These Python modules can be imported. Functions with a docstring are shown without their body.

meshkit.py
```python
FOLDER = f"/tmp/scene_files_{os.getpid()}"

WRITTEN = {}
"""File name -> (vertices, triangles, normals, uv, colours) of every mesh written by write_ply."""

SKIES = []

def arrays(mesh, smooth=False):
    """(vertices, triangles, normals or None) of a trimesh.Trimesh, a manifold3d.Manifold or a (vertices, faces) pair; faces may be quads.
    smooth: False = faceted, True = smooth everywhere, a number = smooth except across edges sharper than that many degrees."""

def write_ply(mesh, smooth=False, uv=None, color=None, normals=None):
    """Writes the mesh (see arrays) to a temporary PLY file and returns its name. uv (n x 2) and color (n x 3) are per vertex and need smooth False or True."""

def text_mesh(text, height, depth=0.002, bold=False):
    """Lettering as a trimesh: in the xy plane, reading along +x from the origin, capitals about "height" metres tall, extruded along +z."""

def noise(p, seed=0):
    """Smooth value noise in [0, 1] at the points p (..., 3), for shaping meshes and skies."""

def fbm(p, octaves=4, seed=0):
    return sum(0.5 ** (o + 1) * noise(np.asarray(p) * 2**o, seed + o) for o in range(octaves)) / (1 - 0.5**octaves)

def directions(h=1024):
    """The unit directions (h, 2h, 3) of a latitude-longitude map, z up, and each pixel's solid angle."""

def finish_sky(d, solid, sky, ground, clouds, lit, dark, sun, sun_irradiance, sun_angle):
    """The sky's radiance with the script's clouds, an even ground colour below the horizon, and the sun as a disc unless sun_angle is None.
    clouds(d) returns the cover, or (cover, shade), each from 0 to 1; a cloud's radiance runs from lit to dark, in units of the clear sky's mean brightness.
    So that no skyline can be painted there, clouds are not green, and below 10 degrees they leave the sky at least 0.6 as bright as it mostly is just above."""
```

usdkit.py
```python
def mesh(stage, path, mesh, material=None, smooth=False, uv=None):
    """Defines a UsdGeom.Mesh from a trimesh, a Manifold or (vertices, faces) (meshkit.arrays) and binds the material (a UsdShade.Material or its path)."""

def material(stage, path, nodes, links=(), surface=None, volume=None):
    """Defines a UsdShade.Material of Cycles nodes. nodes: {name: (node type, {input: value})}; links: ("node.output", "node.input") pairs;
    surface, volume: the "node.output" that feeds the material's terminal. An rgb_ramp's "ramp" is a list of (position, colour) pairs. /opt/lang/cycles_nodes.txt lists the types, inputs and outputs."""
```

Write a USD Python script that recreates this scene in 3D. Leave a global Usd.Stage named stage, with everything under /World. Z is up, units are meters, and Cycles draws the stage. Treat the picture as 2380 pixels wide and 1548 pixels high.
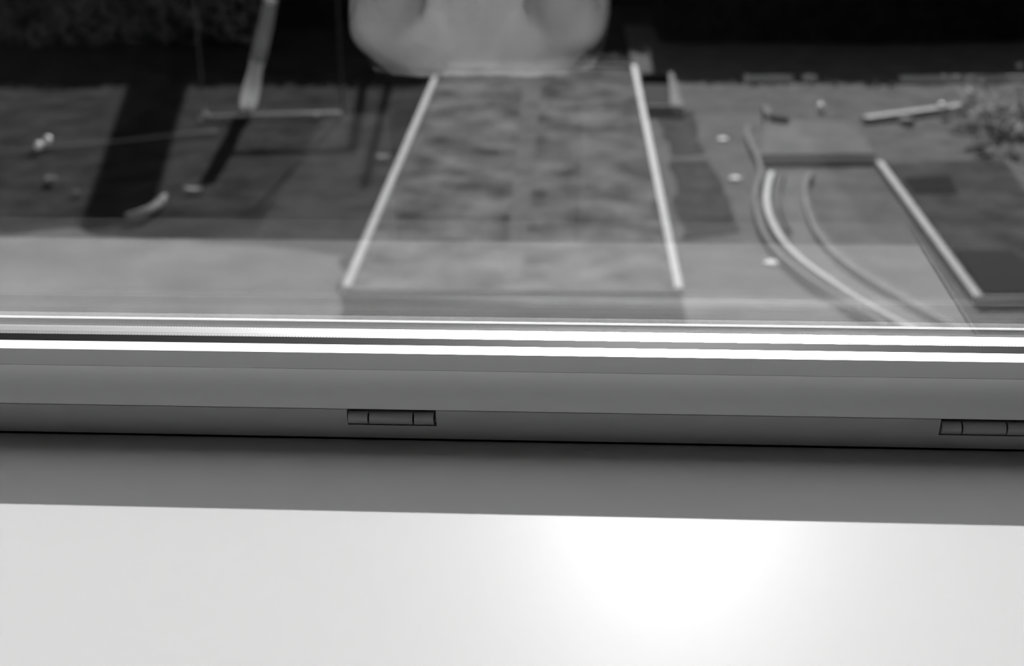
import math, random
import numpy as np, trimesh, manifold3d, usdkit, meshkit
from manifold3d import Manifold
from shapely.geometry import Polygon, LineString
from pxr import Usd, UsdGeom, UsdLux, UsdShade, Sdf, Gf

random.seed(7)
rng = np.random.default_rng(7)
stage = Usd.Stage.CreateInMemory()
UsdGeom.Xform.Define(stage, '/World')
UsdGeom.Scope.Define(stage, '/World/Looks')

# ------------------------------------------------------------------ camera, sky, sun, exposure
FPX, PW, PH = 3305.0, 2380.0, 1548.0          # focal length and frame in pixels (50 mm on 36 mm film)
ZC = 1.8                                      # camera height above the lawn
def cam_dir(px, py):
    v = np.array([px - PW / 2, PH / 2 - py, -FPX]); return v / np.linalg.norm(v)
wv = -cam_dir(-46400, 155)                    # the window's own horizontal runs to this vanishing point
hz = cam_dir(1340, -565)                      # a point of the horizon
up_c = np.cross(wv, hz); up_c /= np.linalg.norm(up_c)
if up_c[1] < 0: up_c = -up_c
fw_c = np.cross(up_c, wv)
R = np.array([wv, fw_c, up_c])                # camera coordinates -> room coordinates
EYE = np.array([0.0, 0.0, ZC])
def ray(px, py): return R @ cam_dir(px, py)
cam = UsdGeom.Camera.Define(stage, '/World/camera')
m = np.eye(4); m[:3, :3] = R.T; m[3, :3] = EYE
cam.AddTransformOp().Set(Gf.Matrix4d(*m.ravel().tolist()))
cam.CreateFocalLengthAttr(50.0); cam.CreateHorizontalApertureAttr(36.0)
cam.CreateVerticalApertureAttr(36.0 * PH / PW)
cam.CreateFStopAttr(7.0); cam.CreateFocusDistanceAttr(1.0)
cam.CreateClippingRangeAttr(Gf.Vec2f(0.02, 1000.0))
cam.CreateExposureAttr(0.0)
SUN_EL = math.radians(26.68); SKY_STRENGTH = 0.056
sd = ray(1565, 785); sd[2] = 0; sd /= np.linalg.norm(sd)
SUN = np.array([sd[0] * math.cos(SUN_EL), sd[1] * math.cos(SUN_EL), math.sin(SUN_EL)])   # towards the sun
sun = UsdLux.DistantLight.Define(stage, '/World/sun')
zc = SUN; xc = np.cross([0, 0, 1.0], zc); xc /= np.linalg.norm(xc); yc = np.cross(zc, xc)
m = np.eye(4); m[0, :3], m[1, :3], m[2, :3] = xc, yc, zc
sun.AddTransformOp().Set(Gf.Matrix4d(*m.ravel().tolist()))
sun.CreateAngleAttr(0.45); sun.CreateIntensityAttr(3.9); sun.CreateNormalizeAttr(True)
sky = UsdLux.DomeLight.Define(stage, '/World/sky')
sky.CreateIntensityAttr(1.0); sky.CreateColorAttr(Gf.Vec3f(1, 1, 1))
# a hazy physical sky, grey like everything in a black-and-white picture; the sun itself is the light above
SKY = usdkit.material(stage, '/World/Looks/hazy_sky', {
    's': ('sky_texture', dict(sky_type='multiple_scattering', sun_disc=False, sun_elevation=SUN_EL, sun_rotation=math.atan2(SUN[0], SUN[1]), aerosol_density=6.0, air_density=0.6)),
    'w': ('rgb_to_bw', {}), 'b': ('background_shader', dict(strength=SKY_STRENGTH))},
    [('s.color', 'w.color'), ('w.val', 'b.color')], surface='b.background')
UsdShade.MaterialBindingAPI.Apply(sky.GetPrim()).Bind(SKY)

# ------------------------------------------------------------------ helpers
LK = {}
def mat(name, col, rough=0.7, metal=0.0, vary=0.0, scale=8.0, bump=0.0, bscale=60.0, spec=0.3, detail=4, **kw):
    """Neutral principled paint; vary mixes two tones by noise in world space, bump adds fine relief."""
    p = '/World/Looks/' + name
    c = lambda v: (v, v, v)
    nodes = {'p': ('principled_bsdf', dict(base_color=c(col), roughness=rough, metallic=metal, specular_ior_level=spec, **kw))}
    links = []
    if vary or bump: nodes['g'] = ('geometry', {})
    if vary:
        nodes['n'] = ('noise_texture', dict(scale=scale, detail=detail, roughness=0.6))
        nodes['r'] = ('rgb_ramp', {'ramp': [(0.30, c(col * (1 - vary))), (0.5, c(col)), (0.70, c(min(col * (1 + vary), 0.95)))]})
        links += [('g.position', 'n.vector'), ('n.fac', 'r.fac'), ('r.color', 'p.base_color')]
    if bump:
        nodes['b'] = ('noise_texture', dict(scale=bscale, detail=3))
        nodes['bu'] = ('bump', dict(strength=bump, distance=0.01))
        links += [('g.position', 'b.vector'), ('b.fac', 'bu.height'), ('bu.normal', 'p.normal')]
    LK[name] = usdkit.material(stage, p, nodes, links, surface='p.BSDF')
    return LK[name]

def glass(name, refl, tint):
    LK[name] = usdkit.material(stage, '/World/Looks/' + name, {
        't': ('transparent_bsdf', dict(color=(tint, tint, tint))),
        'g': ('glossy_bsdf', dict(color=(1, 1, 1), roughness=0.0)),
        'f': ('fresnel', dict(IOR=1.5)),
        'a': ('math', dict(math_type='multiply', value2=refl / 0.04)),
        'mx': ('mix_closure', {})},
        [('f.fac', 'a.value1'), ('a.value', 'mx.fac'), ('t.BSDF', 'mx.closure1'), ('g.BSDF', 'mx.closure2')], surface='mx.closure')
    return LK[name]

used = {}
def numbered(parent, name):
    k = parent + '/' + name
    n = used.get(k, 0); used[k] = n + 1
    return k if n == 0 else f'{k}_{n:03d}'
def path_of(parent): return '/World' if parent is None else str(parent.GetPath())
def tag(o, label=None, cat=None, group=None, kind=None):
    for k, v in (('label', label), ('category', cat), ('group', group), ('kind', kind)):
        if v: o.SetCustomDataByKey(k, v)
    return o
def thing(name, label=None, cat=None, group=None, kind=None, loc=None):
    x = UsdGeom.Xform.Define(stage, numbered('/World', name))
    if loc is not None: x.AddTranslateOp().Set(Gf.Vec3d(*map(float, loc)))
    o = x.GetPrim(); tag(o, label, cat, group, kind)
    o_loc[str(o.GetPath())] = np.zeros(3) if loc is None else np.array(loc, float)
    return o
o_loc = {}
def obj(name, mesh, material, parent=None, smooth=False, **tags):
    """One Mesh prim; mesh is given in world coordinates and moved into its thing's frame."""
    if parent is not None:
        top = '/'.join(str(parent.GetPath()).split('/')[:3])
        off = o_loc.get(top, np.zeros(3))
        if np.abs(off).sum():
            v, f, _ = meshkit.arrays(mesh); mesh = trimesh.Trimesh(v - off, f, process=False)
    pr = usdkit.mesh(stage, numbered(path_of(parent), name), mesh, LK[material], smooth=smooth).GetPrim()
    return tag(pr, **tags)
def cat_(ms): return trimesh.util.concatenate(ms)
def box(x0, x1, y0, y1, z0, z1):
    b = trimesh.creation.box([x1 - x0, y1 - y0, z1 - z0]); b.apply_translation([(x0 + x1) / 2, (y0 + y1) / 2, (z0 + z1) / 2]); return b
def extrude_x(pts, x0, x1, cuts=1):
    """A closed (y, z) profile swept along x."""
    p = Polygon(pts)
    if not p.exterior.is_ccw: pts = pts[::-1]
    me = trimesh.creation.extrude_polygon(Polygon(pts), x1 - x0, engine='earcut')
    v = np.array(me.vertices); me.vertices = np.stack([v[:, 2] + x0, v[:, 0], v[:, 1]], 1)
    return me
# lawn plane
hn = np.cross(cam_dir(1340, -565), cam_dir(340, -559)); hn /= np.linalg.norm(hn)
if hn[1] < 0: hn = -hn
GN = R @ hn                                   # lawn normal in room coordinates
def G(px, py, h=0.0):
    """The point seen at a pixel, h above the lawn."""
    d = ray(px, py); return EYE + d * ((h - ZC) / (GN @ d))
def up(p, h): return np.asarray(p, float) + GN * h
def slab(pts, h0, h1, bevel=0.0):
    """A prism on the lawn: outline points (at lawn level) between heights h0 and h1."""
    pts = np.array(pts, float); n = len(pts)
    a = pts[1] - pts[0]; e1 = a - GN * (a @ GN); e1 /= np.linalg.norm(e1); e2 = np.cross(GN, e1)
    o = pts[0]; uv = np.stack([(pts - o) @ e1, (pts - o) @ e2], 1)
    hb = (o @ GN)
    me = trimesh.creation.extrude_polygon(Polygon(uv), h1 - h0, engine='earcut')
    v = np.array(me.vertices)
    me.vertices = o + v[:, :1] * e1 + v[:, 1:2] * e2 + (v[:, 2:3] + h0) * GN
    return me
def bar(p, q, w, h0, h1, bev=0.004):
    """A straight bar with bevelled top edges lying along p-q (lawn-level points)."""
    p, q = np.array(p, float), np.array(q, float)
    d = q - p; d -= GN * (d @ GN); L = np.linalg.norm(d); d /= L; s = np.cross(GN, d)
    sec = [(-w / 2, h0), (w / 2, h0), (w / 2, h1 - bev), (w / 2 - bev, h1), (-w / 2 + bev, h1), (-w / 2, h1 - bev)]
    me = trimesh.creation.extrude_polygon(Polygon(sec), L, engine='earcut')
    v = np.array(me.vertices)
    me.vertices = p + v[:, :1] * s + v[:, 1:2] * GN + v[:, 2:3] * d
    me.fix_normals(); return me
def foot(p): p = np.asarray(p, float); return p - GN * (p @ GN - (EYE @ GN - ZC))   # drop onto the lawn
def tube(points, r, sides=12, caps=True):
    p = np.asarray(points, float); r = np.broadcast_to(r, (len(p),))
    t = np.gradient(p, axis=0); t /= np.linalg.norm(t, axis=1, keepdims=True)
    a = np.cross(t, [0.0, 0.0, 1.0]) if abs(t[:, 2]).max() < .9 else np.cross(t, [0.31, 0.95, 0.05])
    a /= np.linalg.norm(a, axis=1, keepdims=True); b = np.cross(t, a)
    th = np.arange(sides) * 2 * np.pi / sides
    v = (p[:, None] + r[:, None, None] * (np.cos(th)[None, :, None] * a[:, None] + np.sin(th)[None, :, None] * b[:, None])).reshape(-1, 3)
    f = []
    for i in range(len(p) - 1):
        for j in range(sides):
            k = (j + 1) % sides
            f += [[i * sides + j, i * sides + k, (i + 1) * sides + k], [i * sides + j, (i + 1) * sides + k, (i + 1) * sides + j]]
    n = len(v); v = np.vstack([v, p[:1], p[-1:]])
    for j in range(sides):
        k = (j + 1) % sides
        f += [[n, k, j], [n + 1, (len(p) - 1) * sides + j, (len(p) - 1) * sides + k]]
    me = trimesh.Trimesh(v, f, process=False); me.fix_normals(); return me
def spline(pts, n):
    from scipy.interpolate import CubicSpline
    pts = np.asarray(pts, float); s = np.r_[0, np.cumsum(np.linalg.norm(np.diff(pts, axis=0), axis=1))]
    return CubicSpline(s, pts)(np.linspace(0, s[-1], n))

# ------------------------------------------------------------------ materials
mat('white_counter', 0.45, 0.38, spec=0.016)
mat('white_bead', 0.68, 0.45, spec=0.3)
mat('sash_paint', 0.92, 0.5, spec=0.3)
mat('frame_paint', 0.55, 0.5, spec=0.3)
mat('hinge_metal', 0.45, 0.35, spec=0.5)
mat('rubber', 0.005, 0.5, spec=0.03)
mat('sealant', 0.006, 0.8, spec=0.1)
mat('aluminium', 0.2951, 0.34, metal=0.95)
mat('perforation', 0.10, 0.8)
mat('ledge_metal', 0.02, 0.55, spec=0.002)
mat('bright_lip', 0.80, 0.4)
glass('inner_glass', 0.105, 0.93)
glass('outer_glass', 0.075, 0.93)
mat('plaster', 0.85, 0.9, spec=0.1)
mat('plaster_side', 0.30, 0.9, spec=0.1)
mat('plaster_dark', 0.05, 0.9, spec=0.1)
mat('floorboard', 0.10, 0.6, vary=0.3, scale=3)
mat('lawn', 0.03115, 0.9, vary=0.45, scale=5, bump=0.6, bscale=70, spec=0)
mat('gravel', 0.1107, 0.9, vary=0.22, scale=6, bump=0.5, bscale=120, spec=0)
mat('carpet', 0.09672, 0.95, vary=0.65, scale=4.2, bump=0.3, bscale=150, spec=0)  # strong mottling stands in for the dark patches reflected over the lane
mat('strip_tone', 0.1082, 0.9, vary=0.25, scale=6, spec=0)
mat('rail_paint', 0.2541, 0.6, vary=0.12, scale=9, spec=0.02)
mat('rail_grey', 0.123, 0.8, vary=0.12, scale=9, spec=0.02)
mat('black_felt', 0.006, 0.95, spec=0.05)
mat('dark_felt', 0.05738, 0.95, vary=0.35, scale=6, spec=0)
mat('board', 0.1352, 0.8, vary=0.15, scale=7, spec=0)
mat('pale_wood', 0.1967, 0.8, vary=0.15, scale=12, spec=0)
mat('dark_wood', 0.02869, 0.9, spec=0)
mat('lifted_front', 0.3109, 0.8, spec=0.1)
mat('disc_white', 0.46, 0.6, spec=0.05)
mat('ball_white', 0.85, 0.35, spec=0.5)
def leafy(name, col, trans, vary=.5):
    """Diffuse mixed with translucent: lets the low sun glow through."""
    c = lambda v: (v, v, v)
    LK[name] = usdkit.material(stage, '/World/Looks/' + name, {'g': ('geometry', {}), 'n': ('noise_texture', dict(scale=6, detail=3)),
        'r': ('rgb_ramp', {'ramp': [(0.3, c(col * (1 - vary))), (0.7, c(col * (1 + vary)))]}), 'd': ('diffuse_bsdf', {}), 't': ('translucent_bsdf', {}), 'mx': ('mix_closure', dict(fac=trans))},
        [('g.position', 'n.vector'), ('n.fac', 'r.fac'), ('r.color', 'd.color'), ('r.color', 't.color'), ('d.BSDF', 'mx.closure1'), ('t.BSDF', 'mx.closure2')], surface='mx.closure')
leafy('trunk_pale', 0.6069, 0.55, .12)
leafy('trunk_bark', 0.3109, 0.45, .2)
leafy('leaf_pale', 0.2459, 0.4, .6)
mat('path_gravel', 0.1025, 0.9, vary=0.3, scale=3.0, bump=0.5, bscale=120, spec=0)
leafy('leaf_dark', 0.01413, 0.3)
leafy('leaf_mid', 0.16, 0.45, .7)
mat('shade_board', 0.4239, 0.8, spec=0.1)
mat('folder_black', 0.004, 0.9, spec=0.02)
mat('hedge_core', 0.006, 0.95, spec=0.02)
mat('hoop_bar', 0.4, 0.6)
mat('tube_metal', 0.1243, 0.45, metal=0.2, spec=0.5)
mat('timber_dark', 0.02826, 0.8)
mat('petal', 0.4239, 0.7)
mat('shirt', 0.394, 0.9, spec=0.05)
mat('trousers', 0.0113, 0.9, spec=0.05)
mat('skin', 0.42, 0.6)
mat('hair', 0.02, 0.6)
mat('shoe', 0.015, 0.5)
mat('camera_black', 0.012, 0.4)

# ------------------------------------------------------------------ window: profile in (y, z) read off the picture's middle column
def T(py): d = ray(1190, py); return -d[2] / d[1]          # drop per metre of depth
def pt(py, y): return (y, ZC - T(py) * y)
D = 0.94
X0, X1 = -1.05, 1.05
HEAD = ZC + 1.25
yf = D + 0.004; yb = yf * T(790) / T(769)                   # cavity between the panes
z_sp = ZC - T(790) * yf
gq = math.tan(math.radians(8.0)); z_g = ZC - T(790) * D          # the gasket slopes gently down into the room
yg = (ZC - z_g + gq * D) / (T(806) + gq); z_bt = ZC - T(806) * yg
y1 = yg * T(806) / T(826)          # top of the glazing bead
win = thing('window_1', kind='structure', label='double-glazed window with metal spacer, black gasket and hinged pale sash')
# sash curve: leaves the bead sloping 26 degrees, ends vertical
def curve(py0, y0, py1, a0, a1, n=24):
    """A profile from pixel row py0 at depth y0 down to row py1, its slope turning from a0 to a1 degrees below horizontal (towards the room)."""
    y, z = pt(py0, y0); out = [(y, z)]
    # unknown length: march small steps and spread the turn over the rows
    rows = np.linspace(py0, py1, n + 1)
    for i in range(n):
        u = (i + 0.5) / n; a = math.radians(a0(u) if callable(a0) else a0 + (a1 - a0) * u)
        t = T(rows[i + 1])
        # next point: (y - s cos a, z - s sin a) on the ray of rows[i+1]
        # ZC - t (y - s ca) = z - s sa  ->  s (t ca + sa) = z - ZC + t y
        s = (z - ZC + t * y) / (t * math.cos(a) + math.sin(a))
        y, z = y - s * math.cos(a), z - s * math.sin(a); out.append((y, z))
    return out
bead_c = curve(826, y1, 863.2, 30, 32, 6)
sash_c = curve(864.6, bead_c[-1][0] - 0.0004, 956.4, lambda u: 34 + 54 * u ** 1.2, 0, 30)
low_c = curve(958, sash_c[-1][0] + 0.0012, 1023, 92, 126, 20)
zc_top = low_c[-1][1] - 0.0016; yc_top = low_c[-1][0]      # the counter meets the frame here
zbot = zc_top - 0.03
yfar = yb + 0.03
obj('glazing_bead', extrude_x([(yg, z_bt - 0.03), (yg, z_bt), (y1, z_bt)] + bead_c[1:] + [(bead_c[-1][0], bead_c[-1][1] - 0.012)], X0, X1), 'white_bead', win, smooth=20)
obj('sash', extrude_x([(yg, sash_c[0][1] - 0.028), (sash_c[0][0] + 0.004, sash_c[0][1] - 0.010)] + sash_c + [(sash_c[-1][0] + 0.012, sash_c[-1][1])], X0, X1), 'sash_paint', win, smooth=25)
# the fixed frame's upper cover is notched for the hinges
HINGE_X = []
for a, b in ((810, 1010), (2191, 2392)):
    yy = low_c[0][0]
    HINGE_X.append(tuple((lambda d: d[0] / d[1] * yy)(ray(px, 972)) for px in (a, b)))
cuts = [X0] + [v for h in HINGE_X for v in (h[0] - 0.001, h[1] + 0.001)] + [X1]
top_z = low_c[0][1]
cover = []
iz = next(i for i, q in enumerate(low_c) if q[1] < ZC - T(991) * q[0])
for i in range(0, len(cuts) - 1):
    a, b = cuts[i], cuts[i + 1]
    prof = low_c if i % 2 == 0 else low_c[iz:]
    cover.append(extrude_x([(low_c[-1][0] + 0.02, prof[0][1])] + prof + [(low_c[-1][0] + 0.02, prof[-1][1])], a, b))
obj('frame_cover', cat_(cover), 'frame_paint', win, smooth=25)
obj('frame', box(X0, X1, yc_top + .0202, yc_top + .05, zbot, top_z), 'frame_paint', win)
# ragged black sealant in the joint under the cover
xs = np.linspace(X0, X1, 420)
jag = 0.0009 * (meshkit.noise(np.stack([xs * 40, xs * 0, xs * 0], 1), 3) - 0.5) + 0.0011 * (meshkit.noise(np.stack([xs * 9, xs * 0 + 5, xs * 0], 1), 4) - 0.4)
yj, zj0 = low_c[-1][0] + 0.0008, low_c[-1][1] + 0.0003
zj1 = zc_top
v, f = [], []
for i, x in enumerate(xs):
    v += [(x, yj, zj0), (x, yj - 0.0014, (zj0 + zj1) / 2), (x, yj - 0.0008, zj1 - max(0.0, jag[i])), (x, yj + 0.012, zj1), (x, yj + 0.012, zj0)]
    if i:
        a, b = (i - 1) * 5, i * 5
        for k in range(5):
            k2 = (k + 1) % 5; f += [[a + k, b + k, b + k2], [a + k, b + k2, a + k2]]
n = len(xs) * 5
f += [[0, 1, 2], [0, 2, 3], [0, 3, 4], [n - 5, n - 3, n - 4], [n - 5, n - 2, n - 3], [n - 5, n - 1, n - 2]]
me = trimesh.Trimesh(v, f, process=False); me.fix_normals(); obj('sealant', me, 'sealant', win)
obj('gasket', extrude_x([(D, z_bt - 0.02), (D, z_g), (yg, z_bt), (yg, z_bt - 0.02)], X0, X1), 'rubber', win)
obj('spacer', extrude_x([(yf, z_sp), (yb, z_sp), (yb, z_sp - 0.006), (yf, z_sp - 0.006)], X0, X1), 'aluminium', win)
ph = []
for yy in (yf + 0.0012, yb - 0.0012):
    for x in np.arange(-0.62, 0.62, 0.0023):
        ph.append(box(x - .0005, x + .0005, yy - .0007, yy + .0007, z_sp - .0004, z_sp + .00004))
obj('perforation', cat_(ph), 'perforation', win, kind='stuff', label='two rows of tiny vent holes along the spacer')
# a dark sealing strip lies between the spacer and the outer pane, with a pale lip along its far edge
ys = (ZC - z_sp) / T(753)
obj('edge_seal', extrude_x([(yb + .0001, z_sp - .0003), (ys, z_sp - .0001), (ys, z_sp - .006), (yb + .0001, z_sp - .006)], X0, X1), 'ledge_metal', win)
obj('edge_lip', box(X0, X1, ys, ys + .0012, z_sp - .006, ZC - T(750) * ys), 'bright_lip', win, label='pale lip along the dark sealing strip')
yo = ys + .0014
yl = yo + .03
obj('outer_frame', extrude_x([(yo + .0045, z_sp - .05), (yo + .0045, z_sp - .012), (yl, z_sp - .03), (yl, z_sp - .05)], X0, X1), 'frame_paint', win)
obj('inner_pane', box(X0, X1, D, D + .004, z_sp - .012, HEAD), 'inner_glass', win)
obj('outer_pane', box(X0, X1, yo, yo + .004, z_sp - .012, HEAD), 'outer_glass', win)
ysi = sash_c[-1][0]
for s in (-1, 1):
    a, b = sorted((s * X1, s * (X1 + 0.09)))
    obj('side_frame', box(a, b, ysi, yl + .004, zbot, HEAD), 'sash_paint', win)
obj('head_frame', box(X0 - .09, X1 + .09, ysi, yl + .004, HEAD, HEAD + .09), 'sash_paint', win)
for hx0, hx1 in HINGE_X:                                    # hinge: three knuckles on a pin
    L = hx1 - hx0
    zc_ = ZC - T(979) * low_c[0][0]; rr = 0.0044
    yc_ = low_c[0][0] + 0.0022
    hg = obj('hinge', box(hx0, hx1, yc_ + .0052, yc_ + .0075, zc_ - .0050, zc_ + .0010), 'hinge_metal', win, label='small metal hinge of three knuckles under the sash')
    for a, b in ((0, .225), (.245, .745), (.765, .99)):
        k = trimesh.creation.cylinder(rr, L * (b - a), sections=40)
        k.apply_transform(trimesh.transformations.rotation_matrix(np.pi / 2, [0, 1, 0]))
        k.apply_translation([hx0 + L * (a + b) / 2, yc_, zc_]); obj('knuckle', k, 'hinge_metal', hg, smooth=30)
    k = trimesh.creation.cylinder(rr * .55, L * .98, sections=24)
    k.apply_transform(trimesh.transformations.rotation_matrix(np.pi / 2, [0, 1, 0]))
    k.apply_translation([(hx0 + hx1) / 2, yc_, zc_]); obj('hinge_pin', k, 'rubber', hg, smooth=30)

# ------------------------------------------------------------------ the room
zfl = 0.30                                                  # room floor
RX0, RX1, RY0, RZ1 = -2.2, 2.3, -5.0, ZC + 1.55
yw0, yw1 = low_c[-1][0] + 0.03, yl + .004 + 0.06
def struct(name, mesh, m): return obj(name, mesh, m, None, kind='structure')
struct('floor', box(RX0, RX1, RY0, yw1, zfl - .1, zfl), 'floorboard')
struct('ceiling', box(RX0, RX1, RY0, yw1, RZ1, RZ1 + .1), 'plaster')
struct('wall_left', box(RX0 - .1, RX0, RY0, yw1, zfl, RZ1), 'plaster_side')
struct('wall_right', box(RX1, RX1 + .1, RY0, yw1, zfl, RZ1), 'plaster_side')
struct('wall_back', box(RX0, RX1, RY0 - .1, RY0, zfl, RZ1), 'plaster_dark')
struct('wall_front', cat_([box(RX0, X0 - .09, yc_top + .022, yw1, zfl, RZ1), box(X1 + .09, RX1, yc_top + .022, yw1, zfl, RZ1),
                           box(X0 - .09, X1 + .09, ysi + .02, yw1, HEAD + .09, RZ1), box(X0 - .09, X1 + .09, yc_top + .055, yw1, zfl, zbot)]), 'plaster')
CY0 = 2 * D - (ZC - zc_top) / T(560)                                                  # front edge of the counter
ct = thing('counter', 'glossy white counter top running along below the window frame', 'counter', loc=(0, .7, zfl))
top = Manifold.hull_points(np.array([(x, y, z) for x in (RX0 + .01, RX1 - .01) for y, z in ((CY0, zc_top - .006), (CY0 + .006, zc_top), (yc_top + .018, zc_top), (yc_top + .018, zc_top - .028), (CY0 + .004, zc_top - .028), (CY0, zc_top - .024))]))
# folder on the counter, beyond the right edge of the picture
fld = thing('folder', 'flat black folder lying on the white counter at its right', 'folder', loc=(.45, CY0 + .12, zc_top))
for nm, z0, z1 in (('back_cover', .001, .003), ('paper', .003, .007), ('front_cover', .007, .009)): obj(nm, box(.300, .64, CY0 + .02, CY0 + .26, zc_top + z0, zc_top + z1), 'folder_black' if nm != 'paper' else 'shirt', fld)
obj('counter_top', top, 'white_counter', ct)
obj('cabinet', box(RX0 + .01, RX1 - .01, CY0 + .03, yc_top + .015, zfl, zc_top - .028), 'plaster_dark', ct)

# ------------------------------------------------------------------ the photographer, behind the camera: seen only as a reflection in the pane
def chain(*js): return [(np.array(a[0], float), a[1], np.array(b[0], float), b[1]) for a, b in zip(js[:-1], js[1:])]
def body(segs, fine=.012, it=6):
    parts = []
    for a, ra_, b, rb_ in segs:
        s1 = trimesh.creation.icosphere(2, 1.0).vertices
        parts.append(Manifold.hull_points(np.vstack([s1 * ra_ + a, s1 * rb_ + b])))
    mm = Manifold.batch_boolean(parts, manifold3d.OpType.Add).refine_to_length(fine)
    q = mm.to_mesh(); t_ = trimesh.Trimesh(q.vert_properties[:, :3], q.tri_verts, process=True)
    trimesh.smoothing.filter_taubin(t_, iterations=it); return t_
PB = .62
_d = ray(1128, 100); PX = _d[0] / _d[1] * (D + yo + PB); PY = -PB
def b_(x, y, z): return np.array([PX + x, PY + y, zfl + z])
per = thing('person', 'person in pale shirt and dark trousers holding a camera, reflected in the window', 'person', loc=(PX, PY, zfl))
skin = []
skin += chain((b_(0, 0, 1.30), .06), (b_(0, .01, 1.42), .055), (b_(0, .02, 1.50), .058))
skin += [(b_(0, .025, 1.545), .082, b_(0, .015, 1.60), .088), (b_(0, .055, 1.50), .045, b_(0, .03, 1.55), .075), (b_(0, .107, 1.555), .010, b_(0, .118, 1.528), .015), (b_(-.028, .095, 1.488), .010, b_(.028, .095, 1.488), .010)]
for s_ in (-1, 1):
    skin += [(b_(s_ * .083, .005, 1.545), .016, b_(s_ * .086, 0, 1.575), .018), (b_(s_ * .03, .094, 1.565), .012, b_(s_ * .034, .094, 1.563), .012)]
    skin += chain((b_(s_ * .17, 0, 1.33), .045), (b_(s_ * .150, .11, 1.10), .036), (b_(s_ * .085, .235, 1.30), .024))          # arm
    skin += chain((b_(s_ * .085, .235, 1.30), .022), (b_(s_ * .068, .255, 1.345), .026), (b_(s_ * .058, .262, 1.375), .024))      # palm
    for i_, (ln, off) in enumerate(((.030, .020), (.034, .008), (.032, -.004), (.026, -.016))):
        k0 = b_(s_ * .062, .268, 1.368 + off); k1 = k0 + [-s_ * .018, .026, .004]; k2 = k1 + [-s_ * ln * .8, .004, 0]
        skin += chain((k0, .009), (k1, .0085), (k2, .0075))
    k0 = b_(s_ * .066, .245, 1.345); k1 = k0 + [-s_ * .026, -.004, .012]; skin += chain((k0, .011), (k1, .010), (k1 + [-s_ * .020, .006, .012], .008))
    skin += chain((b_(s_ * .10, 0, .09), .04), (b_(s_ * .095, .01, .50), .045), (b_(s_ * .06, 0, .90), .07), (b_(0, 0, 1.30), .07))
obj('body', body(skin, .006, 4), 'skin', per, smooth=True)
sh = chain((b_(0, 0, 1.03), .14), (b_(0, .01, 1.15), .14), (b_(0, 0, 1.30), .12))
for s_ in (-1, 1):
    sh += [(b_(s_ * .075, 0, 1.00), .115, b_(s_ * .085, .015, 1.16), .125), (b_(s_ * .085, .015, 1.16), .125, b_(s_ * .10, 0, 1.33), .08)]
    sh += [(b_(s_ * .145, .10, 1.09), .070, b_(s_ * .09, 0, 1.22), .115), (b_(s_ * .12, 0, 1.18), .085, b_(s_ * .12, 0, 1.33), .075)]
    sh += [(b_(s_ * .118, .04, 1.10), .102, b_(s_ * .118, .02, 1.33), .090), (b_(s_ * .085, .03, 1.02), .11, b_(s_ * .118, .04, 1.10), .102)]
    sh += [(b_(s_ * .150, .11, 1.09), .066, b_(s_ * .085, .05, 1.045), .10)]
    sh += chain((b_(s_ * .10, 0, 1.34), .068), (b_(s_ * .165, 0, 1.33), .062), (b_(s_ * .150, .11, 1.09), .066), (b_(s_ * .115, .19, 1.24), .042))
shm = body(sh, .012, 4); v = np.array(shm.vertices)
v += ((meshkit.fbm(v * [14, 14, 6], 3, 4) - .5) * .022)[:, None] * np.array(shm.vertex_normals)
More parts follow.
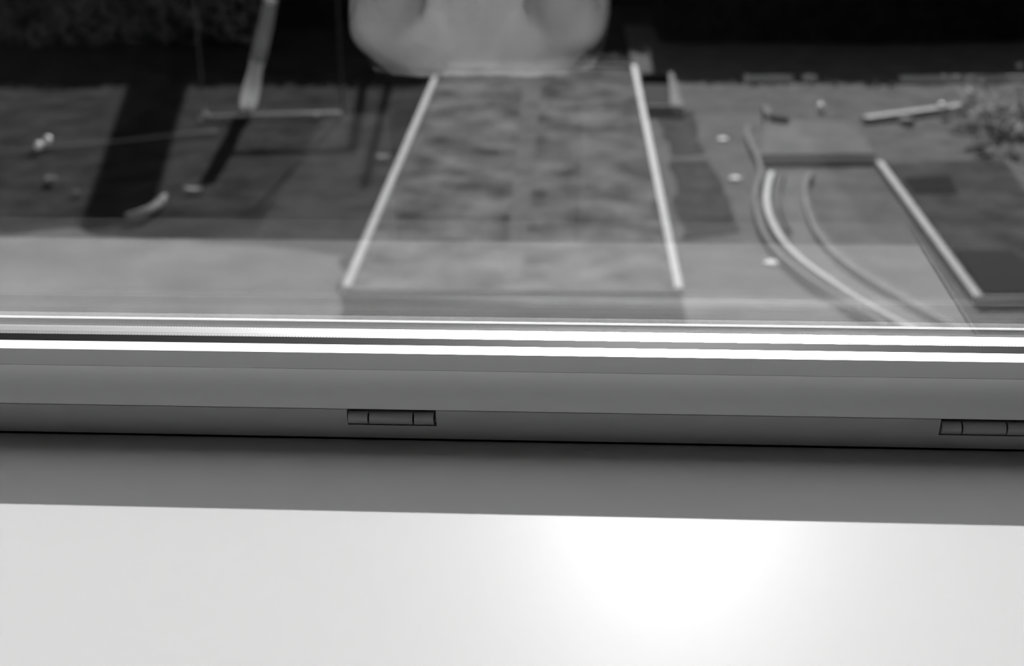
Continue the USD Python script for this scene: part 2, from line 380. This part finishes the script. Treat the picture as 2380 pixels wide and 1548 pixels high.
shm = trimesh.Trimesh(v, shm.faces, process=False)
shm = trimesh.intersections.slice_mesh_plane(shm, [0, 0, 1], [0, 0, zfl + 1.005], cap=False)
obj('shirt', shm, 'shirt', per, smooth=True)
tr_ = [(b_(-.05, 0, .93), .118, b_(.05, 0, .93), .118)]
for s_ in (-1, 1): tr_ += chain((b_(s_ * .075, 0, .90), .10), (b_(s_ * .095, .01, .50), .068), (b_(s_ * .10, 0, .10), .056))
obj('trousers', body(tr_, .02, 4), 'trousers', per, smooth=True)
for s_ in (-1, 1): obj('shoe', body([(b_(s_ * .10, -.03, .045), .042, b_(s_ * .105, .13, .036), .034)], .012, 2), 'shoe', per, smooth=True)
hairm = body([(b_(0, -.02, 1.56), .095, b_(0, -.005, 1.615), .092), (b_(0, -.04, 1.50), .075, b_(0, -.03, 1.58), .09)], .012, 4)
obj('hair', hairm, 'hair', per, smooth=True)
cmr = thing('photo_camera', 'small black camera held in both hands by the reflected person', 'camera', loc=(PX, PY, zfl))
cb = Manifold.hull_points(np.vstack([np.array([[x, y, z] for x in (-.052, .052) for y in (.300, .325) for z in (1.345, 1.405)]) + o for o in (np.array([0, 0, 0]),)]))
vb = np.array(cb.to_mesh().vert_properties[:, :3]); obj('camera_body', Manifold.hull_points(vb + [PX, PY, zfl]), 'camera_black', cmr)
lens = trimesh.creation.cylinder(.024, .03, sections=32); lens.apply_transform(trimesh.transformations.rotation_matrix(np.pi / 2, [1, 0, 0])); lens.apply_translation(b_(0, .342, 1.375)); obj('lens', lens, 'camera_black', cmr, smooth=30)
# ------------------------------------------------------------------ the garden ground
def sheet(px_poly, h, m, name, n=70, amp=0.004, **k):
    return None
far = 26.0
xs, ys = np.linspace(-12, 12, 160), np.linspace(yw1 + .02, far, 170)
XX, YY = np.meshgrid(xs, ys)
g0 = (EYE @ GN - ZC)
ZZ = (g0 - GN[0] * XX - GN[1] * YY) / GN[2]
wob = meshkit.fbm(np.stack([XX * 2.2, YY * 2.2, XX * 0], -1), 4, 2) - .5
V = np.stack([XX, YY, ZZ - .012 + wob * .02], -1).reshape(-1, 3)
idx = np.arange(len(V)).reshape(XX.shape)
Fq = np.stack([idx[:-1, :-1], idx[:-1, 1:], idx[1:, 1:], idx[1:, :-1]], -1).reshape(-1, 4)
struct('lawn', (V, Fq), 'lawn')
# gravel yard to the right of the first lane
gy = [G(1604, 790), G(1470, 152), G(1450, 60), G(3200, 60), G(3200, 790)]
struct('gravel_yard', slab(gy, -0.03, 0.0), 'gravel')
# ------------------------------------------------------------------ first lane: long rectangle with pale rails
RH = 0.030
lane = thing('minigolf_lane', 'long rectangular minigolf lane with pale rails and carpet toned for reflected patches, in the middle', 'minigolf lane', loc=G(1200, 400))
LA, LB, LC, LD = (foot(G(*q, RH)) for q in ((804, 664), (1024, 148), (1473, 150), (1578, 668)))
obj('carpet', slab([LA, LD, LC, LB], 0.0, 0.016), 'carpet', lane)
for a, b in ((LA, LB), (LD, LC)):
    obj('rail', bar(a, b, .034, 0, RH), 'rail_paint', lane)
obj('end_rail', bar(LB - (LC - LB) * .012, LC + (LC - LB) * .012, .034, 0, RH), 'rail_grey', lane)
obj('near_edge', bar(LA, LD, .02, 0, .018), 'strip_tone', lane)
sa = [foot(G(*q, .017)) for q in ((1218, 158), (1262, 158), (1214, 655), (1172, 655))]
obj('reflection_strip', slab([sa[0], sa[3], sa[2], sa[1]], .0162, .018), 'strip_tone', lane)  # paler strip stands in for a bright reflected streak
# tray beside its far end: black inside, pale walls
tray = thing('side_tray', 'small black-lined wooden tray beside the far right end of the middle lane', 'tray', loc=G(1545, 230))
ta, tb, tc, td = (foot(G(*q, .05)) for q in ((1506, 245), (1584, 246), (1560, 172), (1490, 170)))
obj('lining', slab([ta, tb, tc, td], 0, .006), 'black_felt', tray)
obj('front_wall', bar(ta, tb + (tb - ta) * .06, .03, 0, .05), 'rail_grey', tray)
w0 = [foot(G(*q, .052)) for q in ((1558, 246), (1588, 248), (1564, 168), (1554, 168))]
obj('side_wall', slab(w0, 0, .052), 'pale_wood', tray)
obj('back_wall', bar(td, tc, .02, 0, .05), 'dark_wood', tray)
# ------------------------------------------------------------------ platform and curved lane on the right
plat = thing('start_platform', 'low pale board platform with a shaded front, at the head of the curved lane', 'platform', loc=G(1900, 370))
PHT = 0.042
pa = [foot(G(*q, PHT)) for q in ((1768, 360), (2034, 358), (1982, 281), (1778, 278))]
obj('platform_top', slab(pa, PHT - .012, PHT), 'board', plat)
obj('platform_front', slab([pa[0], pa[1], pa[1] + (pa[2] - pa[1]) * .04, pa[0] + (pa[3] - pa[0]) * .04], 0, PHT - .012), 'lifted_front', plat)  # front colour lightened to make up for its shade
obj('platform_base', slab([pa[0] + (pa[3] - pa[0]) * .05, pa[1] + (pa[2] - pa[1]) * .05, pa[2], pa[3]], 0, PHT - .012), 'board', plat)
obj('corner_post', bar(foot(G(1776, 272)), foot(G(1786, 292)), .03, 0, .062), 'pale_wood', plat)
blk = obj('wood_block', bar(foot(G(1792, 279, PHT)), foot(G(1830, 284, PHT)), .045, PHT + .0015, PHT + .022), 'dark_wood', None, label='small dark wooden block lying on the pale platform', cat='block')
cur = thing('curved_lane', 'curved minigolf lane bending right, with four thin pale rails', 'minigolf lane', loc=G(1850, 560))
CH = .035
curves = [
    ([(1738, 290), (1752, 345), (1768, 395), (1757, 440), (1762, 500), (1790, 560), (1840, 610), (1900, 655), (1975, 700), (2060, 752)], .022, 'pale_wood'),
    ([(1794, 398), (1783, 440), (1786, 490), (1812, 545), (1862, 600), (1925, 646), (2000, 695), (2085, 742), (2150, 778)], .030, 'rail_paint'),
    ([(1822, 400), (1814, 440), (1816, 480), (1836, 530)], .012, 'board'),
    ([(1886, 398), (1872, 430), (1874, 470), (1895, 530), (1935, 580), (1990, 625), (2060, 668), (2140, 712), (2215, 752)], .022, 'pale_wood')]
def curved_rail(pixels, w, h):
    P = spline([foot(G(*q, h)) for q in pixels], 44)
    t = np.gradient(P, axis=0); t /= np.linalg.norm(t, axis=1, keepdims=True); s = np.cross(GN, t)
    rings = [P - s * w / 2, P - s * w / 2 + GN * (h - .004), P - s * (w / 2 - .004) + GN * h, P + s * (w / 2 - .004) + GN * h, P + s * w / 2 + GN * (h - .004), P + s * w / 2]
    V = np.stack(rings, 1).reshape(-1, 3); f = []; k = len(rings)
    for i in range(len(P) - 1):
        for j in range(k):
            j2 = (j + 1) % k; f += [[i * k + j, (i + 1) * k + j, (i + 1) * k + j2], [i * k + j, (i + 1) * k + j2, i * k + j2]]
    e = (len(P) - 1) * k
    for j in range(1, k - 1): f += [[0, j, j + 1], [e, e + j + 1, e + j]]
    me = trimesh.Trimesh(V, f, process=False); me.fix_normals(); return me
for px_, w, m_ in curves:
    obj('rail', curved_rail(px_, w, CH), m_, cur)
bl = [foot(G(*q)) for q in [(1806, 408), (1792, 450), (1802, 520), (1850, 590), (1925, 650), (2010, 702), (2130, 770), (2240, 770), (2140, 708), (2060, 664), (1985, 618), (1935, 572), (1900, 520), (1880, 470), (1884, 408)]]
obj('lane_base', slab(bl, 0, .012), 'board', cur)
# ------------------------------------------------------------------ third lane at the right edge
rl = thing('dark_lane', 'dark planted minigolf lane with a pale rail turning a corner, at the right edge', 'minigolf lane', loc=G(2200, 500))
ra, rb, rc = (foot(G(*q, RH)) for q in ((2044, 374), (2276, 690), (2560, 687)))
rd = foot(G(2330, 372))
obj('lane_bed', slab([ra, rb, rc, rd], 0, .012), 'dark_felt', rl)
obj('rail', bar(ra, rb, .034, 0, RH), 'rail_paint', rl)
obj('rail', bar(rb - (rc - rb) * .02, rc, .034, 0, RH), 'rail_grey', rl)
bm = [foot(G(*q, .016)) for q in ((2217, 582), (2288, 680), (2480, 680), (2350, 582))]
obj('black_mat', slab(bm, .0125, .017), 'black_felt', rl, label='black mat at the near end of the dark lane')
bm = [foot(G(*q, .016)) for q in ((2100, 412), (2124, 448), (2226, 448), (2208, 408))]
obj('felt_patch', slab(bm, .0125, .015), 'dark_wood', rl)
# ------------------------------------------------------------------ balls
BR = .0215
def ball_mesh():
    s = trimesh.creation.icosphere(3, BR); v = np.array(s.vertices)
    d = trimesh.creation.icosphere(2, 1.0).vertices                    # dimples
    c = (v / BR) @ d.T; near = np.sort(c, 1)[:, -1]
    s.vertices = v * (1 - .012 * np.clip((near - .985) / .015, 0, 1))[:, None]
    return s
balls = [(90, 340, 0, 'left of the two white balls lying together at the left edge of the lawn'),
         (111, 326, 0, 'right of the two white balls lying together at the left edge of the lawn'),
         (1908, 249, 0, 'white ball on the gravel behind the pale platform, below the hedge'),
         (2190, 248, .03, 'white ball lying on the slanting pale plank')]
first = None
for px_, py_, dh, lab in balls:
    p = G(px_, py_, BR + dh) + GN * .001
    if first is None:
        x = UsdGeom.Xform.Define(stage, numbered('/World', 'golf_ball')); x.AddTranslateOp().Set(Gf.Vec3d(*p))
        usdkit.mesh(stage, str(x.GetPath()) + '/ball', ball_mesh(), LK['ball_white'], smooth=True); first = x.GetPrim(); o = first
    else:
        x = UsdGeom.Xform.Define(stage, numbered('/World', 'golf_ball')); x.AddTranslateOp().Set(Gf.Vec3d(*p)); o = x.GetPrim()
        o.GetReferences().AddInternalReference(first.GetPath()); o.SetInstanceable(True)
    tag(o, lab, 'golf ball', 'white golf balls lying about the course')
discs = [(1680, 326, 'flat white marker disc on the gravel, farthest of the three from the window'),
         (1709, 417, 'flat white marker disc on the gravel, just left of where the curved lane starts'),
         (1793, 614, 'flat white marker disc nearest the window, left of the bend of the curved lane')]
first = None
for px_, py_, lab in discs:
    x = UsdGeom.Xform.Define(stage, numbered('/World', 'marker_disc')); x.AddTranslateOp().Set(Gf.Vec3d(*(foot(G(px_, py_)) + GN * .001))); o = x.GetPrim()
    if first is None:
        prof = [(0, 0), (.028, 0), (.030, .002), (.029, .005), (.022, .0085), (.010, .0105), (0, .011)]
        first = o; usdkit.mesh(stage, str(x.GetPath()) + '/disc', trimesh.creation.revolve(np.array(prof), sections=40), LK['disc_white'], smooth=50)
    else:
        o.GetReferences().AddInternalReference(first.GetPath()); o.SetInstanceable(True)
    tag(o, lab, 'marker disc', 'flat white marker discs on the gravel')
# ------------------------------------------------------------------ plank, cord, leaves on the lawn
plk = thing('plank', 'long pale plank lying slanted on the gravel below the hedge, right', 'plank', loc=G(2130, 256))
obj('board', bar(foot(G(2010, 272, .03)), foot(G(2258, 239, .03)), .055, 0, .03), 'rail_paint', plk)
obj('board', bar(foot(G(2050, 268, .02)), foot(G(2120, 264, .02)), .05, 0, .02), 'pale_wood', plk)
stn = trimesh.creation.icosphere(3, 1.0); v = np.array(stn.vertices)
v *= (1 + .3 * (meshkit.noise(v * 2.1, 9) - .5))[:, None]
sp = foot(G(2106, 288)); stn.vertices = v * [.04, .055, .02] + up(sp, .014)
obj('stone', stn, 'pale_wood', None, smooth=True, label='small pale stone beside the near end of the slanting plank', cat='stone')
cord = spline([up(foot(G(*q)), .007) for q in ((-40, 356), (90, 349), (250, 334), (400, 318), (505, 309))], 30)
obj('cord', tube(cord, .006, 8), 'tube_metal', None, smooth=True, label='thin grey cord stretched across the left lawn', cat='cord')
strp = [((292, 500), (325, 496), (352, 486), (372, 468), (384, 452))]
P = spline([foot(G(*q, .02)) for q in strp[0]], 24); wv_ = np.interp(np.linspace(0, 1, 24), [0, .2, .7, 1], [.012, .022, .022, .010])
obj('edging_strip', tube(P + GN * .016, wv_, 10), 'pale_wood', None, smooth=True, label='bent pale strip lying on the lawn at the end of the dark shadow', cat='strip')
def leaf(center, ang, l, w, curl):
    n = 9; u = np.linspace(0, 1, n); half = w / 2 * np.sin(np.pi * u ** .8) + .001
    e1 = np.array([math.cos(ang), math.sin(ang), 0]); e1 -= GN * (e1 @ GN); e1 /= np.linalg.norm(e1); e2 = np.cross(GN, e1)
    mid = center + np.outer((u - .5) * l, e1) + np.outer(.008 + curl * (u - .5) ** 2, GN)
    top_ = np.vstack([mid + half[:, None] * e2 + GN * .006, mid, mid - half[:, None] * e2 + GN * .006]); bot = top_ - GN * .0015
    V = np.vstack([top_, bot]); f = []
    for k in range(2):
        for i in range(n - 1):
            a, b = k * n + i, (k + 1) * n + i
            f += [[a, b, b + 1], [a, b + 1, a + 1], [a + 3 * n, b + 1 + 3 * n, b + 3 * n], [a + 3 * n, a + 1 + 3 * n, b + 1 + 3 * n]]
    for a, s in ((0, 1), (2 * n, -1)):
        for i in range(n - 1):
            q = [a + i, a + i + 1, a + 3 * n + i + 1, a + 3 * n + i]; q = q if s > 0 else q[::-1]
            f += [[q[0], q[1], q[2]], [q[0], q[2], q[3]]]
    return trimesh.Trimesh(V, f, process=False)
for (px_, py_, ang, l, w, lab) in ((120, 420, 1.9, .11, .05, 'large pale dry leaf on the left lawn, left of the dark shadow'),
                                   (605, 342, .1, .09, .03, 'small pale leaf on the lawn below the metal hoop'),
                                   (893, 369, .0, .10, .05, 'pale leaf touching the left rail of the middle lane'),
                                   (185, 452, .5, .05, .03, 'tiny pale leaf beside the lower end of the dark shadow'),
                                   (455, 445, .2, .11, .05, 'pale leaf on the lawn below the foot of the slender tree')):
    obj('fallen_leaf', leaf(foot(G(px_, py_)), ang, l, w, .05), 'pale_wood', None, smooth=40, label=lab, cat='leaf')
mat('dark_ground', 0.05082, 0.95, vary=0.35, scale=9, spec=0)  # darker mottled tone for the two flat patches on the gravel
def patch(pix, lab, m_='dark_ground', h=.003, jit=.02, cat='patch', kind=None, name='dark_patch'):
    P = np.array([foot(G(*q)) for q in pix]); out = []
    for a, b in zip(P, np.roll(P, -1, 0)):
        n = max(2, int(np.linalg.norm(b - a) / .05))
        for k in range(n): out.append(a + (b - a) * k / n)
    out = np.array(out); out[:, :2] += (np.stack([meshkit.noise(out * 7, 3), meshkit.noise(out * 7 + 9, 4)], 1) - .5) * jit * 2
    return obj(name, slab([foot(p) for p in out], -.001, h), m_, None, label=lab, cat=cat, kind=kind)
patch(((1530, 268), (1610, 258), (1640, 360), (1560, 366)), 'dark patch on the gravel right of the middle lane, the farther of two')
patch(((1556, 374), (1652, 374), (1716, 540), (1588, 560)), 'long dark patch on the gravel right of the middle lane, the nearer of two')
patch(((-300, 552), (150, 538), (330, 556), (600, 572), (790, 590), (800, 664), (770, 800), (-300, 800)), None, 'path_gravel', .002, .06, None, 'structure', 'path')
shb = thing('shrub', 'low sparse leafy shrub at the right edge behind the dark lane', 'shrub', loc=foot(G(2310, 330)))
lv, st = [], []
for i in range(26):
    o = foot(G(2225 + 190 * rng.random(), 245 + 92 * rng.random())); hgt = .05 + .09 * rng.random(); t_ = o + GN * hgt + np.array([*(rng.normal(0, .03, 2)), 0])
    st.append(tube(np.array([o + GN * .0125, (o + t_) / 2 + [.004, 0, 0], t_]), .003, 5))
    for k in range(9):
        c = t_ + rng.normal(0, .035, 3) * [1, 1, .5]; a = rng.normal(size=3) * [1, 1, .4]; a /= np.linalg.norm(a); b = np.cross(a, [0, 0, 1] + rng.normal(0, .3, 3)); b /= np.linalg.norm(b)
        lv.append(np.array([c - a * .035, c + b * .014, c + a * .035, c - b * .014]))
V = np.vstack(lv); V = V + GN * np.maximum(0, .014 - (V @ GN - g0))[:, None]
obj('foliage', (V, np.arange(len(V)).reshape(-1, 4)), 'leaf_pale', shb, kind='stuff'); obj('stems', cat_(st), 'dark_wood', shb, kind='stuff')
# ------------------------------------------------------------------ hoop and slender tree in front of the hedge
hp = thing('metal_hoop', 'tall thin metal hoop with a pale bottom bar, standing on the left lawn', 'hoop', loc=G(640, 270))
b0, b1 = G(476, 270, .012), G(806, 262, .012)
ax = (b1 - b0) / np.linalg.norm(b1 - b0); rr = .03; HT = .85
arc = [b0 + ax * rr * (1 - math.sin(t)) + GN * rr * (1 - math.cos(t)) for t in np.linspace(0, np.pi / 2, 8)]
obj('bottom_bar', tube(np.vstack([arc[::-1], [b1 - ax * rr], [b1 - ax * rr + GN * 1e-3 + ax * 1e-3]])[:-1], .0085, 10), 'hoop_bar', hp, smooth=True)
obj('upright', tube(np.array([arc[-1], arc[-1] + GN * HT]), .003, 10), 'tube_metal', hp, smooth=True)
obj('upright', tube(np.array([b1 - ax * .02, b1 - ax * .02 + GN * HT]), .005, 10), 'timber_dark', hp, smooth=True)
obj('top_bar', tube(np.array([arc[-1] + GN * HT, b1 - ax * .02 + GN * HT]), .004, 10), 'tube_metal', hp, smooth=True)
for q, r_ in (((466, 276), .012), ((735, 268), .014)):
    s = trimesh.creation.icosphere(2, r_); s.apply_translation(G(*q, r_)); obj('end_knob', s, 'hoop_bar', hp, smooth=True)
def lean(px_, py_, dist_pt):
    """The point on the pixel's ray at the same depth as dist_pt."""
    d = ray(px_, py_); return EYE + d * ((dist_pt - EYE)[1] / d[1])
tr = thing('garden_post', 'slender leaning pale post with a forked foot, standing in front of the left hedge', 'post', loc=foot(G(575, 252)))
fa, fb = foot(G(565, 251)), foot(G(584, 252))
e_ = G(482, 424); gs = e_ + SUN * 1.0; rd_ = ray(628, 2)                      # its top: where its shadow's end meets the sun
A_ = np.array([[SUN @ SUN, -SUN @ rd_], [SUN @ rd_, -rd_ @ rd_]]); tt = np.linalg.solve(A_, [(EYE - e_) @ SUN, (EYE - e_) @ rd_])
tip = EYE + rd_ * tt[1]
mid = (fa + fb) / 2 + (tip - (fa + fb) / 2) * .48
for q in (fa, fb):
    k = spline([q, q + (mid - q) * .3 + (q - (fa + fb) / 2) * .25, q + (mid - q) * .75 + (q - (fa + fb) / 2) * .1, mid + (q - (fa + fb) / 2) * .55], 16)
    obj('pale_leg', tube(k, np.interp(np.linspace(0, 1, 16), [0, .15, .5, 1], [.016, .025, .030, .028]), 14), 'trunk_pale', tr, smooth=True)
obj('shaft', tube(spline([mid, (mid + tip) / 2 + [.004, 0, 0], tip], 12), np.linspace(.043, .036, 12), 16), 'trunk_bark', tr, smooth=True)
# ------------------------------------------------------------------ hedges
def hedge(name, pl, pr, depth, height, m_, label, n, leaf_size=.05, wav=.06, seed=1, top_j=.04):
    r = np.random.default_rng(seed)
    h = thing(name, label, 'hedge', loc=(base_px(*pl, height) + base_px(*pr, height)) / 2)
    a, b = base_px(*pl, height), base_px(*pr, height); ax_ = (b - a); L = np.linalg.norm(ax_); ax_ /= L
    bk = np.cross(GN, ax_)                                    # away from the camera
    if bk[1] < 0: bk = -bk
    nu = max(6, int(L / .12)); core = []
    uu = np.linspace(0, L, nu)
    wv2 = wav * 1.5 * (meshkit.noise(np.stack([uu * 2.2, uu * 0 + seed, uu * 0], 1), 5))
    secs = []
    for i, u in enumerate(uu):
        o = a + ax_ * u + bk * (.06 + wv2[i])
        secs.append([o, o + GN * height * .94 - bk * 0, o + bk * depth + GN * height * .94, o + bk * depth])
    V = np.array(secs).reshape(-1, 3); f = []
    for i in range(nu - 1):
        for j in range(4):
            j2 = (j + 1) % 4; f.append([i * 4 + j, i * 4 + j2, (i + 1) * 4 + j2, (i + 1) * 4 + j])
    f += [[0, 3, 2, 1], [nu * 4 - 4, nu * 4 - 3, nu * 4 - 2, nu * 4 - 1]]
    me = trimesh.Trimesh(V, np.array(f), process=False) if False else (V, np.array(f))
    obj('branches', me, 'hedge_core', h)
    # leaves: mostly on the face, the rest on top
    u = r.random(n) * L; onface = r.random(n) < .72
    w = np.where(onface, r.normal(0, .03, n), r.random(n) * depth); z = np.where(onface, r.random(n) ** .8 * height, height * (.93 + r.normal(0, top_j, n)))
    z = np.clip(z, .02, height * (.95 + 2 * top_j))
    wu = wav * 1.5 * meshkit.noise(np.stack([u * 2.2, u * 0 + seed, u * 0], 1), 5)
    cl = meshkit.noise(np.stack([u * 5, z * 5, u * 0], 1), 8)
    c = a + u[:, None] * ax_ + (.04 + wu + w - .08 * (cl - .4) * onface)[:, None] * bk + z[:, None] * GN
    d1 = r.normal(size=(n, 3)); d1 /= np.linalg.norm(d1, axis=1, keepdims=True)
    d2 = np.cross(d1, r.normal(size=(n, 3))); d2 /= np.linalg.norm(d2, axis=1, keepdims=True)
    s = leaf_size * r.uniform(.6, 1.2, n)[:, None]
    V = np.stack([c - d1 * s, c + d2 * s * .45, c + d1 * s, c - d2 * s * .45], 1).reshape(-1, 3)
    V = V + GN * np.maximum(0, .003 - (V @ GN - g0))[:, None]
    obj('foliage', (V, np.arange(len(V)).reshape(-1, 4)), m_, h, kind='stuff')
    return h
SH = SUN[:2] / np.linalg.norm(SUN[:2])
def base_px(px, py, h):
    """Where a hedge of height h stands so that its shadow ends at the pixel."""
    p = foot(G(px, py)); q = p + np.array([*SH, 0]) * h / math.tan(SUN_EL); return foot(q)
hedge('hedge', (-420, 205), (466, 203), .5, .62, 'leaf_mid', 'loose lighter-leaved hedge behind the left lawn, at the left edge', 6000, .035, seed=3, top_j=.008)
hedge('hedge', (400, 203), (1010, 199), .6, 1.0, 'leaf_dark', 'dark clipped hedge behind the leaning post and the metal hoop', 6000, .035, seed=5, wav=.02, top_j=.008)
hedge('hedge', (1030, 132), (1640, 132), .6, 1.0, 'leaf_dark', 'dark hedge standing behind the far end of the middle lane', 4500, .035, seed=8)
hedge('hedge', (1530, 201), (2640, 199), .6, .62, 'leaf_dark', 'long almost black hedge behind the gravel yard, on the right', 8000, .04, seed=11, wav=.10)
ed = thing('edging_board', 'low pale edging board along the foot of the right hedge', 'edging board', loc=G(2050, 182))
obj('board', bar(foot(G(1728, 176, .03)), foot(G(1842, 176, .03)), .02, 0, .03), 'shade_board', ed)
obj('board', bar(foot(G(1866, 176, .03)), foot(G(1898, 176, .03)), .02, 0, .03), 'shade_board', ed)
obj('board', bar(foot(G(2092, 177, .03)), foot(G(2560, 175, .03)), .02, 0, .03), 'shade_board', ed)
fl = thing('blossom', 'single round white blossom in the dark hedge at the right edge', 'flower', loc=G(2370, 172))
fc = lean(2369, 153, foot(G(2370, 176)))
for i in range(16):
    th = i * 2.4; zz = 1 - 2 * (i + .5) / 16; rr = math.sqrt(1 - zz * zz)
    s = trimesh.creation.icosphere(1, .008); s.apply_translation(fc + .011 * np.array([rr * math.cos(th), rr * math.sin(th), zz])); obj('petal', s, 'petal', fl, smooth=True)
obj('stem', tube(np.array([foot(fc), (foot(fc) + fc) / 2 + [.01, 0, 0], fc]), .003, 6), 'leaf_dark', fl)
# ------------------------------------------------------------------ added unseen timber frame, shaped only to cast the shadows on the lawn
PGH = 2.0
hs = SUN - GN * (SUN @ GN)
def lift(p, h=PGH): return foot(p) + SUN * (h / (SUN @ GN))      # what casts its shadow at p
pg = thing('shadow_caster', 'added unseen timber frame above the lawn, shaped to cast its dark shadows', 'shadow_caster', loc=foot(lift(G(600, 150))))
def beam(pxa, pxb, w, name='shadow_bar', w2=None, th=.03):
    a, b = lift(G(*pxa)), lift(G(*pxb)); d = b - a; L = np.linalg.norm(d); d /= L; s = np.cross(GN, d); w2 = w2 or w
    V = []
    for p, ww in ((a, w), (b, w2)):
        V += [p + s * ww / 2, p - s * ww / 2, p - s * ww / 2 + GN * th, p + s * ww / 2 + GN * th]
    obj(name, Manifold.hull_points(np.array(V)), 'timber_dark', pg)
def board4(pix, name='shadow_panel'):
    V = [lift(G(*q)) for q in pix]; obj(name, Manifold.hull_points(np.array(V + [p + GN * .03 for p in V])), 'timber_dark', pg)
board4(((318, 150), (452, 150), (358, 490), (196, 522)))
beam((856, 150), (822, 340), .045); beam((916, 150), (851, 425), .035)
beam((540, 346), (826, 338), .03, 'shadow_crossbar')
beam((-500, 130), (1250, 130), .10, 'main_beam')
for q in (-500, 1250):
    p = lift(G(q, 130)); obj('post', bar(foot(p) - [0, .06, 0], foot(p) + [0, .06, 0], .12, 0, PGH), 'timber_dark', pg)
